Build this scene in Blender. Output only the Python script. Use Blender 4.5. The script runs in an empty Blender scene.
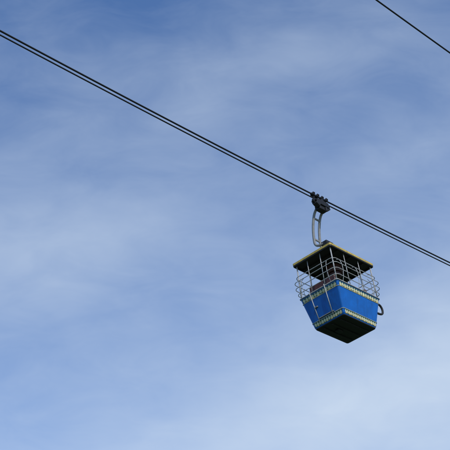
import bpy, bmesh, math, random
from mathutils import Vector, Matrix
random.seed(3)
# ---------------------------------------------------------------- constants
P,R,F=0.58777,-0.14340,1212.06
C=Vector((2.50369,25.68185,17.11065)); PSI=0.88128
ZC,M,K,W,DZ=2.05242,0.03046,0.00139,5.38854,0.23564
scn=bpy.context.scene
col=scn.collection
Fv=Vector((0,math.cos(P),math.sin(P)));U0=Vector((0,-math.sin(P),math.cos(P)));X0=Vector((1,0,0))
Xv=X0*math.cos(R)+U0*math.sin(R);Uv=-X0*math.sin(R)+U0*math.cos(R)
# ---------------------------------------------------------------- materials
def mat(name,colr,rough=.5,metal=0,var=.25,scale=6,coat=0,dirt=None,dirt_amt=.4,bump=0,spec=.5):
    m=bpy.data.materials.new(name);m.use_nodes=True;nt=m.node_tree;N=nt.nodes;L=nt.links
    b=N['Principled BSDF'];tc=N.new('ShaderNodeTexCoord')
    n=N.new('ShaderNodeTexNoise');n.inputs['Scale'].default_value=scale;n.inputs['Detail'].default_value=5;n.inputs['Roughness'].default_value=.65
    L.new(tc.outputs['Object'],n.inputs['Vector'])
    mp=N.new('ShaderNodeMapRange');mp.inputs['From Min'].default_value=.3;mp.inputs['From Max'].default_value=.7
    mp.inputs['To Min'].default_value=1-var;mp.inputs['To Max'].default_value=1+var
    L.new(n.outputs['Fac'],mp.inputs['Value'])
    mx=N.new('ShaderNodeVectorMath');mx.operation='SCALE';mx.inputs[0].default_value=colr
    L.new(mp.outputs[0],mx.inputs['Scale'])
    out=mx.outputs[0]
    if dirt:
        n2=N.new('ShaderNodeTexNoise');n2.inputs['Scale'].default_value=3.5;n2.inputs['Detail'].default_value=8;n2.inputs['Roughness'].default_value=.75
        mpg=N.new('ShaderNodeMapping');mpg.inputs['Scale'].default_value=(3,3,.6)
        L.new(tc.outputs['Object'],mpg.inputs['Vector']);L.new(mpg.outputs[0],n2.inputs['Vector'])
        r=N.new('ShaderNodeMapRange');r.inputs['From Min'].default_value=.5;r.inputs['From Max'].default_value=.8;r.inputs['To Max'].default_value=dirt_amt
        L.new(n2.outputs['Fac'],r.inputs['Value'])
        mm=N.new('ShaderNodeMix');mm.data_type='RGBA';L.new(r.outputs[0],mm.inputs['Factor']);L.new(out,mm.inputs['A']);mm.inputs['B'].default_value=(*dirt,1)
        out=mm.outputs['Result']
    L.new(out,b.inputs['Base Color'])
    rr=N.new('ShaderNodeMapRange');rr.inputs['To Min'].default_value=max(.05,rough-.12);rr.inputs['To Max'].default_value=min(1,rough+.15)
    L.new(n.outputs['Fac'],rr.inputs['Value']);L.new(rr.outputs[0],b.inputs['Roughness'])
    b.inputs['Metallic'].default_value=metal
    b.inputs['Coat Weight'].default_value=coat
    b.inputs['Specular IOR Level'].default_value=spec
    if bump:
        bp=N.new('ShaderNodeBump');bp.inputs['Strength'].default_value=bump;bp.inputs['Distance'].default_value=.01
        L.new(n.outputs['Fac'],bp.inputs['Height']);L.new(bp.outputs[0],b.inputs['Normal'])
    return m
BLUE=mat('blue_paint',(.002,.105,.40),.38,0,.16,5,0,(.010,.035,.085),.65,spec=.3)
YEL=mat('yellow_paint',(.46,.33,.06),.55,0,.25,9,0,(.12,.08,.035),.7)
CREAM=mat('cream_paint',(.58,.54,.33),.5,0,.15,9,0,(.18,.14,.08),.5)
GREEN=mat('green_paint',(.015,.075,.04),.5,0,.2,9)
BLACK=mat('black_underside',(.010,.010,.011),.8,0,.4,8,0,(.035,.027,.022),.4,.3)
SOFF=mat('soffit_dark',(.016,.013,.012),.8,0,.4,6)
WHITE=mat('white_tube',(.36,.36,.35),.45,0,.2,14,0,(.12,.09,.06),.6)
GREY=mat('galvanised',(.21,.21,.20),.65,0,.25,12,0,(.08,.055,.035),.6)
IRON=mat('dark_iron',(.012,.012,.013),.6,.3,.4,14,0,(.03,.02,.014),.5)
RUB=mat('rubber',(.012,.012,.013),.7,0,.3,10)
MAR=mat('maroon_vinyl',(.075,.022,.016),.5,0,.3,8)
ROOFM=mat('roof_top',(.35,.3,.2),.7,0,.3,5)
STEEL=mat('cable_steel',(.010,.010,.012),.6,.2,.4,30)
# ---------------------------------------------------------------- helpers
root=bpy.data.objects.new('cable_car_gondola',None);col.objects.link(root)
root.location=C;root.rotation_euler=(0,0,PSI);root.empty_display_size=.3
def obj(name,bm,mats,parent=root,smooth=False):
    bmesh.ops.recalc_face_normals(bm,faces=bm.faces)
    me=bpy.data.meshes.new(name);bm.to_mesh(me);bm.free()
    for m in (mats if isinstance(mats,list) else [mats]):me.materials.append(m)
    if smooth:
        for p in me.polygons:p.use_smooth=True
    o=bpy.data.objects.new(name,me);col.objects.link(o)
    if parent:o.parent=parent
    return o
def tube_bm(bm,pts,r,closed=False,n=10):
    pts=[Vector(p) for p in pts];k=len(pts);rings=[];up=None
    for i,p in enumerate(pts):
        a=pts[(i-1)%k] if (closed or i>0) else p
        b=pts[(i+1)%k] if (closed or i<k-1) else p
        t=(b-a).normalized()
        if up is None:
            up=Vector((0,0,1)) if abs(t.z)<.9 else Vector((1,0,0))
        u=(up-t*up.dot(t)).normalized();up=u;v=t.cross(u)
        rr=r[i] if isinstance(r,(list,tuple)) else r
        rings.append([bm.verts.new(p+u*rr*math.cos(2*math.pi*j/n)+v*rr*math.sin(2*math.pi*j/n)) for j in range(n)])
    for i in range(k if closed else k-1):
        A=rings[i];B=rings[(i+1)%k]
        for j in range(n):bm.faces.new((A[j],A[(j+1)%n],B[(j+1)%n],B[j]))
    if not closed:
        bm.faces.new(rings[0][::-1]);bm.faces.new(rings[-1])
def tubes(name,paths,r,m,closed=False,parent=root):
    bm=bmesh.new()
    for p in paths:tube_bm(bm,p,r,closed)
    return obj(name,bm,m,parent,True)
def smoothp(pts,it=2,closed=False):
    pts=[Vector(p) for p in pts]
    for _ in range(it):
        q=[];k=len(pts)
        rng=range(k) if closed else range(k-1)
        if not closed:q.append(pts[0])
        for i in rng:
            a,b=pts[i],pts[(i+1)%k];q+= [a*.75+b*.25,a*.25+b*.75]
        if not closed:q.append(pts[-1])
        pts=q
    return pts
def rrect(hx,hy,z,rad,n=5):
    o=[]
    for cx,cy,a0 in ((hx-rad,hy-rad,0),(-hx+rad,hy-rad,90),(-hx+rad,-hy+rad,180),(hx-rad,-hy+rad,270)):
        for i in range(n+1):
            a=math.radians(a0+90*i/n);o.append(Vector((cx+rad*math.cos(a),cy+rad*math.sin(a),z)))
    return o
def loft(name,secs,mats,idx=None,capb=True,capt=True,smooth=False,parent=root):
    bm=bmesh.new();rg=[[bm.verts.new(p) for p in s] for s in secs]
    n=len(rg[0])
    for i in range(len(rg)-1):
        for j in range(n):
            f=bm.faces.new((rg[i][j],rg[i][(j+1)%n],rg[i+1][(j+1)%n],rg[i+1][j]))
            if idx:f.material_index=idx[i]
    if capb:
        f=bm.faces.new(rg[0][::-1])
        if idx:f.material_index=idx[0]
    if capt:
        f=bm.faces.new(rg[-1])
        if idx:f.material_index=idx[-1]
    return obj(name,bm,mats,parent,smooth)
def box(bm,c,s,rot=None):
    r=bmesh.ops.create_cube(bm,size=1);vs=r['verts']
    bmesh.ops.scale(bm,vec=s,verts=vs)
    if rot:bmesh.ops.rotate(bm,cent=(0,0,0),matrix=rot,verts=vs)
    bmesh.ops.translate(bm,vec=c,verts=vs)
    return vs
def cyl(bm,c,r,h,axis='Y',n=24):
    rt={'Y':Matrix.Rotation(math.pi/2,3,'X'),'X':Matrix.Rotation(math.pi/2,3,'Y'),'Z':Matrix.Identity(3)}[axis]
    q=bmesh.ops.create_cone(bm,cap_ends=True,segments=n,radius1=r,radius2=r,depth=h)
    bmesh.ops.rotate(bm,cent=(0,0,0),matrix=rt,verts=q['verts']);bmesh.ops.translate(bm,vec=c,verts=q['verts'])
def bev(o,w=.006,s=2):
    m=o.modifiers.new('b','BEVEL');m.width=w;m.segments=s;m.limit_method='ANGLE'
# ---------------------------------------------------------------- roof
RA,RB=.85,.605
loft('roof',[rrect(RA-.05,RB-.05,.035,.03),rrect(RA-.03,RB-.03,.035,.03),rrect(RA-.03,RB-.03,0,.03),rrect(RA,RB,0,.04),rrect(RA,RB,.03,.04),
             rrect(RA+.004,RB+.004,.034,.04),rrect(RA+.004,RB+.004,.088,.04),rrect(RA-.02,RB-.02,.10,.04),rrect(.3,.22,.19,.03),rrect(.12,.12,.2,.03)],
     [SOFF,YEL,ROOFM,IRON],idx=[0,0,3,3,3,1,1,2,2])
bm=bmesh.new()
for x in (-.5,0,.5):box(bm,(x,0,.012),(.04,2*(RB-.05),.04))
o=obj('roof_ribs',bm,SOFF);bev(o,.004)
# ---------------------------------------------------------------- body
RX,RY,BX,BY,ZR,ZB=.822,.585,.627,.464,-.938,-1.73
T=.03
def bx(t):return RX+(BX-RX)*t,RY+(BY-RY)*t,ZR+(ZB-ZR)*t
def sec(t,off=0,rad=.05):
    x,y,z=bx(t);return rrect(x+off,y+off,z,rad)
secs=[sec(.98,-T),sec(.0,-T),sec(0,0)]+[sec(t,0) for t in (.25,.5,.75,.97)]
x,y,z=bx(1)
secs+=[rrect(x-.012,y-.012,z-.012,.05)]
loft('body',secs,[BLUE,BLACK],idx=[1,0,0,0,0,0,0],capb=True,capt=False)
loft('floor_pan',[rrect(x-.012,y-.012,z-.010,.05),rrect(x-.02,y-.02,z-.03,.05),rrect(x-.08,y-.08,z-.04,.05)],BLACK,capb=False)
bm=bmesh.new()
for yy in (-.25,0,.25):box(bm,(0,yy,z-.052),(1.05,.05,.028))
box(bm,(-.15,.1,z-.075),(.16,.12,.05))
o=obj('underframe',bm,BLACK);bev(o)
def band(name,t0,t1,off,cell=.095):
    bm=bmesh.new()
    for side in range(4):
        def pt(u,t):
            x,y,z=bx(t);x+=off;y+=off;ins=.054
            hx,hy=x-ins,y-ins
            if side==0:return Vector((-hx+2*hx*u,-y,z))
            if side==1:return Vector((-x,-hy+2*hy*u,z))
            if side==2:return Vector((-hx+2*hx*u,y,z))
            return Vector((x,-hy+2*hy*u,z))
        Ln=2*(RX if side in(0,2) else RY);n=round(Ln/cell)
        tm=(t0+t1)/2
        for i in range(n):
            a,b=i/n,(i+1)/n;c=(a+b)/2
            p=[pt(a,t0),pt(b,t0),pt(b,t1),pt(a,t1)]
            dia=[pt(c,t0),pt(b,tm),pt(c,t1),pt(a,tm)]
            f=bm.faces.new([bm.verts.new(v) for v in dia]);f.material_index=0
            for q in ((p[0],dia[0],dia[3]),(p[1],dia[1],dia[0]),(p[2],dia[2],dia[1]),(p[3],dia[3],dia[2])):
                f=bm.faces.new([bm.verts.new(v) for v in q]);f.material_index=1 if q[0] in (p[0],p[1]) else (1 if i%2 else 2)
    bmesh.ops.remove_doubles(bm,verts=bm.verts,dist=1e-5)
    return obj(name,bm,[CREAM,GREEN,YEL])
band('trim_lower',.855,.985,.004)
band('trim_upper',.03,.155,.004)
tubes('rim_tube',[rrect(RX+.008,RY+.008,ZR+.012,.05)],.015,WHITE,True)
for nm,t in (('moulding_a',.17),('moulding_b',.84)):
    x,y,z=bx(t);tubes(nm,[rrect(x+.004,y+.004,z,.05)],.006,CREAM,True)
paths=[]
for sx in(-1,1):
    for sy in(-1,1):
        paths.append([(sx*(RX-.03),sy*(RY-.03),ZR),(sx*(RA-.07),sy*(RB-.07),.03)])
tubes('corner_posts',paths,.016,WHITE)
paths=[]
for sy in(-1,1):
    for x in(-.28,.28):paths.append([(x,sy*(RY-.02),ZR),(x,sy*(RB-.07),.03)])
for sx in(-1,1):
    paths.append([(sx*(RX-.02),-.2,ZR),(sx*(RA-.07),-.2,.03)]);paths.append([(sx*(RX-.02),.2,ZR),(sx*(RA-.07),.2,.03)])
tubes('posts',paths,.010,WHITE)
for i,(z,o_) in enumerate(((-.80,.05),(-.64,.075),(-.48,.075),(-.33,.03))):
    tubes('guard_rail_%d'%(i+1),[rrect(RX+o_,RY+o_,z,.13,6)],.009,WHITE,True)
paths=[]
for sx in(-1,1):
    for y in(-.4,.4):
        paths.append(smoothp([(sx*(RX),y,ZR+.01),(sx*(RX+.05),y,-.80),(sx*(RX+.085),y,-.56),(sx*(RX+.04),y,-.33),(sx*(RA-.08),y,-.27)]))
for sy in(-1,1):
    for x in(-.6,0,.6):
        paths.append(smoothp([(x,sy*(RY),ZR+.01),(x,sy*(RY+.05),-.80),(x,sy*(RY+.085),-.56),(x,sy*(RY+.04),-.33),(x,sy*(RB-.08),-.27)]))
tubes('guard_hoops',paths,.007,WHITE)
paths=[]
for sx in(-1,1):
    for y in(-.2,.26):
        a=bx(.0);b=bx(.93)
        paths.append([(sx*(a[0]+.03),y,a[2]+.05),(sx*(b[0]+.03),y*.9,b[2])])
tubes('door_bars',paths,.011,WHITE)
bm=bmesh.new()
for sx in(-1,1):
    a=bx(.45);box(bm,(sx*(a[0]+.02),.2,a[2]),(.03,.09,.03))
    a=bx(.8);box(bm,(sx*(a[0]+.018),.0,a[2]),(.03,.46,.02))
o=obj('door_latches',bm,GREY);bev(o,.004)
tubes('bumpers',[smoothp([(sx*(RX-.04),y0,-.99),(sx*(RX+.20),y0,-.92),(sx*(RX+.30),y0,-1.04),(sx*(RX+.26),y0,-1.20),(sx*(RX+.06),y0,-1.24),(sx*(RX-.09),y0,-1.21)],3) for sx,y0 in((1,-.42),(1,.42))],.028,RUB)
bm=bmesh.new();cyl(bm,(0,0,-.82),.03,1.66,'Z')
obj('centre_post',bm,IRON)
def seat(name,sx):
    bm=bmesh.new()
    box(bm,(sx*.42,0,-1.28),(.36,.8,.08));box(bm,(sx*.60,0,-.93),(.07,.8,.62))
    o=obj(name,bm,MAR);bev(o,.03,3)
seat('seat_front',-1);seat('seat_back',1)
bm=bmesh.new();cyl(bm,(0,0,-.1),.2,.2,'Z');cyl(bm,(0,0,-.24),.15,.08,'Z')
o=obj('spring_housing',bm,MAR);bev(o,.02,3)
# ---------------------------------------------------------------- hanger
bm=bmesh.new()
box(bm,(0,0,.25),(.16,.16,.14));cyl(bm,(0,0,.45),.05,.36,'Z');cyl(bm,(0,.0,.66),.065,.34,'X');box(bm,(0,.05,.70),(.28,.18,.11))
o=obj('hanger_mount',bm,IRON);bev(o,.01)
arm=[]
for x in(-.12,.12):
    arm.append(smoothp([(x,.10,ZC-.30),(x,.20,ZC-.42),(x,.30,ZC-.75),(x,.34,.95),(x,.33,.78),(x,.2,.70),(x,.02,.69)],3))
tubes('hanger_arm',arm,.034,GREY)
bm=bmesh.new()
for yy,zz in((.22,ZC-.50),(.335,.98)):box(bm,(0,yy,zz),(.2,.03,.05))
o=obj('hanger_crossbars',bm,GREY);bev(o)
g=ZC+.055
bm=bmesh.new()
box(bm,(0,.05,ZC-.15),(.56,.05,.13));box(bm,(0,-.06,ZC-.15),(.44,.05,.15));box(bm,(0,.03,ZC-.28),(.30,.16,.12))
box(bm,(-.2,-.02,ZC-.21),(.14,.14,.16),Matrix.Rotation(.5,3,'Y'));box(bm,(.21,0,ZC-.2),(.15,.12,.12),Matrix.Rotation(-.4,3,'Y'))
box(bm,(.02,-.11,ZC-.36),(.06,.05,.12))
o=obj('carriage_frame',bm,IRON);bev(o,.012)
bm=bmesh.new()
for x in(-.26,-.09,.09,.26):
    cyl(bm,(x,0,g+.032+M*x),.040,.03,'Y');cyl(bm,(x,.025,g+.032+M*x),.052,.012,'Y');cyl(bm,(x,-.025,g+.032+M*x),.052,.012,'Y');cyl(bm,(x,0,g+.032),.014,.12,'Y',12)
o=obj('carriage_wheels',bm,IRON);bev(o,.004)
bm=bmesh.new()
for s in(-1,1):
    box(bm,(s*.17,.06,g+.01),(.26,.014,.07));box(bm,(s*.17,.06,g-.09),(.05,.014,.2),Matrix.Rotation(s*.5,3,'Y'))
    cyl(bm,(s*.27,.0,ZC-.14),.065,.05,'Y');cyl(bm,(s*.27,.0,ZC-.14),.02,.16,'Y',12)
cyl(bm,(0,.0,ZC-.06),.05,.14,'Y')
o=obj('grip',bm,IRON);bev(o,.004)
# ---------------------------------------------------------------- cables
def L2W(x,y,z):
    c,s=math.cos(PSI),math.sin(PSI);return Vector((C.x+c*x-s*y,C.y+s*x+c*y,C.z+z))
def cable(name,y,dz,r,s0=-40,s1=75):
    bm=bmesh.new();pts=[]
    n=160
    for i in range(n+1):
        s=s0+(s1-s0)*i/n;pts.append(L2W(s,y,ZC+dz+M*s+K*s*s))
    tube_bm(bm,pts,r,n=10)
    return obj(name,bm,STEEL,None,True)
cable('steel_cable',0,.058,.021)
cable('steel_cable',0.0,-.058,.017)
cable('steel_cable',-W,DZ,.018)
# ---------------------------------------------------------------- ground
bm=bmesh.new();bmesh.ops.create_grid(bm,x_segments=40,y_segments=40,size=3000)
G=mat('grass',(.05,.085,.03),.9,0,.4,.15,0,(.12,.10,.06),.4)
obj('ground',bm,G,None)
# ---------------------------------------------------------------- sky
SE=math.radians(38);SR=math.radians(148)
w=bpy.data.worlds.new('World');scn.world=w;w.use_nodes=True
nt=w.node_tree;N=nt.nodes;L=nt.links;bg=N['Background'];bg.inputs['Strength'].default_value=.1
sky=N.new('ShaderNodeTexSky');sky.sky_type='NISHITA';sky.sun_disc=False;sky.sun_elevation=SE;sky.sun_rotation=SR
sky.air_density=1.0;sky.dust_density=.6;sky.ozone_density=1.5
tc=N.new('ShaderNodeTexCoord')
def dot(v):
    d=N.new('ShaderNodeVectorMath');d.operation='DOT_PRODUCT';L.new(tc.outputs['Generated'],d.inputs[0]);d.inputs[1].default_value=v;return d.outputs['Value']
def mth(op,a,b=None,c=None):
    m=N.new('ShaderNodeMath');m.operation=op
    for i,v in enumerate((a,b,c)):
        if v is None:continue
        if isinstance(v,(int,float)):m.inputs[i].default_value=v
        else:L.new(v,m.inputs[i])
    return m.outputs[0]
u=dot(tuple(Xv));v=dot(tuple(Uv));fw=mth('MAXIMUM',dot(tuple(Fv)),.05)
u=mth('DIVIDE',u,fw);v=mth('DIVIDE',v,fw)
cmb=N.new('ShaderNodeCombineXYZ');L.new(u,cmb.inputs[0]);L.new(v,cmb.inputs[1])
def noise(scale,detail,rough,rot,sc,locn=(0,0,0),dist=0):
    mp=N.new('ShaderNodeMapping');mp.inputs['Rotation'].default_value=(0,0,rot);mp.inputs['Scale'].default_value=sc;mp.inputs['Location'].default_value=locn
    L.new(cmb.outputs[0],mp.inputs['Vector'])
    n=N.new('ShaderNodeTexNoise');n.inputs['Scale'].default_value=scale;n.inputs['Detail'].default_value=detail;n.inputs['Roughness'].default_value=rough;n.inputs['Distortion'].default_value=dist
    L.new(mp.outputs[0],n.inputs['Vector']);return n
nw=noise(9,3,.5,0,(1,1,1))
sp=N.new('ShaderNodeSeparateColor');L.new(nw.outputs['Color'],sp.inputs[0])
ud=mth('ADD',u,mth('MULTIPLY',mth('SUBTRACT',sp.outputs[0],.5),.10))
vd=mth('ADD',v,mth('MULTIPLY',mth('SUBTRACT',sp.outputs[1],.5),.10))
def blob(px,py,rx,ry,ang,amp):
    cx,cy=(px-225)/F,(225-py)/F;a=math.radians(ang);rx/=F;ry/=F
    du=mth('SUBTRACT',ud,cx);dv=mth('SUBTRACT',vd,cy)
    p=mth('ADD',mth('MULTIPLY',du,math.cos(a)/rx),mth('MULTIPLY',dv,math.sin(a)/rx))
    q=mth('ADD',mth('MULTIPLY',du,-math.sin(a)/ry),mth('MULTIPLY',dv,math.cos(a)/ry))
    r2=mth('ADD',mth('MULTIPLY',p,p),mth('MULTIPLY',q,q))
    return mth('MULTIPLY',mth('POWER',2.718,mth('MULTIPLY',r2,-1.0)),amp)
dens=None
for b in [(370,405,220,60,16,.40),(270,75,150,45,18,.18),(70,120,120,40,30,.08),(30,250,150,60,12,.24),(430,320,120,45,20,.14),(380,150,110,35,20,.06)]:
    o_=blob(*b);dens=o_ if dens is None else mth('ADD',dens,o_)
n1=noise(6,4,.5,math.radians(-25),(1,1.6,1),(3,1,0),.3)
n2=noise(13,7,.60,math.radians(-30),(1,2.4,1),(1,5,0),.6)
dens=mth('ADD',dens,mth('MULTIPLY',mth('SUBTRACT',n1.outputs['Fac'],.5),.30))
dens=mth('ADD',dens,mth('MULTIPLY',mth('SUBTRACT',n2.outputs['Fac'],.5),.30))
dens=mth('ADD',dens,mth('MULTIPLY',v,-.95))
dens=mth('ADD',dens,mth('MULTIPLY',u,.25))
dens=mth('ADD',dens,.25)
cl=N.new('ShaderNodeClamp');L.new(dens,cl.inputs[0]);cl.inputs[2].default_value=.95
tint=N.new('ShaderNodeMix');tint.data_type='RGBA';tint.blend_type='MULTIPLY';tint.inputs['Factor'].default_value=1
L.new(sky.outputs[0],tint.inputs['A']);tint.inputs['B'].default_value=(1.02,1.33,1.74,1)
mx=N.new('ShaderNodeMix');mx.data_type='RGBA';L.new(cl.outputs[0],mx.inputs['Factor'])
L.new(tint.outputs['Result'],mx.inputs['A']);mx.inputs['B'].default_value=(6.3,7.4,8.8,1)
L.new(mx.outputs['Result'],bg.inputs['Color'])
# ---------------------------------------------------------------- sun
sd=Vector((math.sin(SR)*math.cos(SE),math.cos(SR)*math.cos(SE),math.sin(SE)))
sl=bpy.data.lights.new('sun','SUN');sl.energy=3.0;sl.angle=math.radians(.5);sl.color=(1,.95,.88)
so=bpy.data.objects.new('sun',sl);col.objects.link(so);so.rotation_euler=sd.to_track_quat('Z','Y').to_euler();so.location=(10,-10,40)
# ---------------------------------------------------------------- camera
cd=bpy.data.cameras.new('camera');cam=bpy.data.objects.new('camera',cd);col.objects.link(cam)
mw=Matrix((Xv,Uv,-Fv)).transposed().to_4x4();mw.translation=Vector((0,0,1.7));cam.matrix_world=mw
cd.sensor_width=36;cd.lens=F/450*36;cd.clip_end=10000
scn.camera=cam
scn.view_settings.view_transform='Standard';scn.view_settings.look='None';scn.view_settings.exposure=0
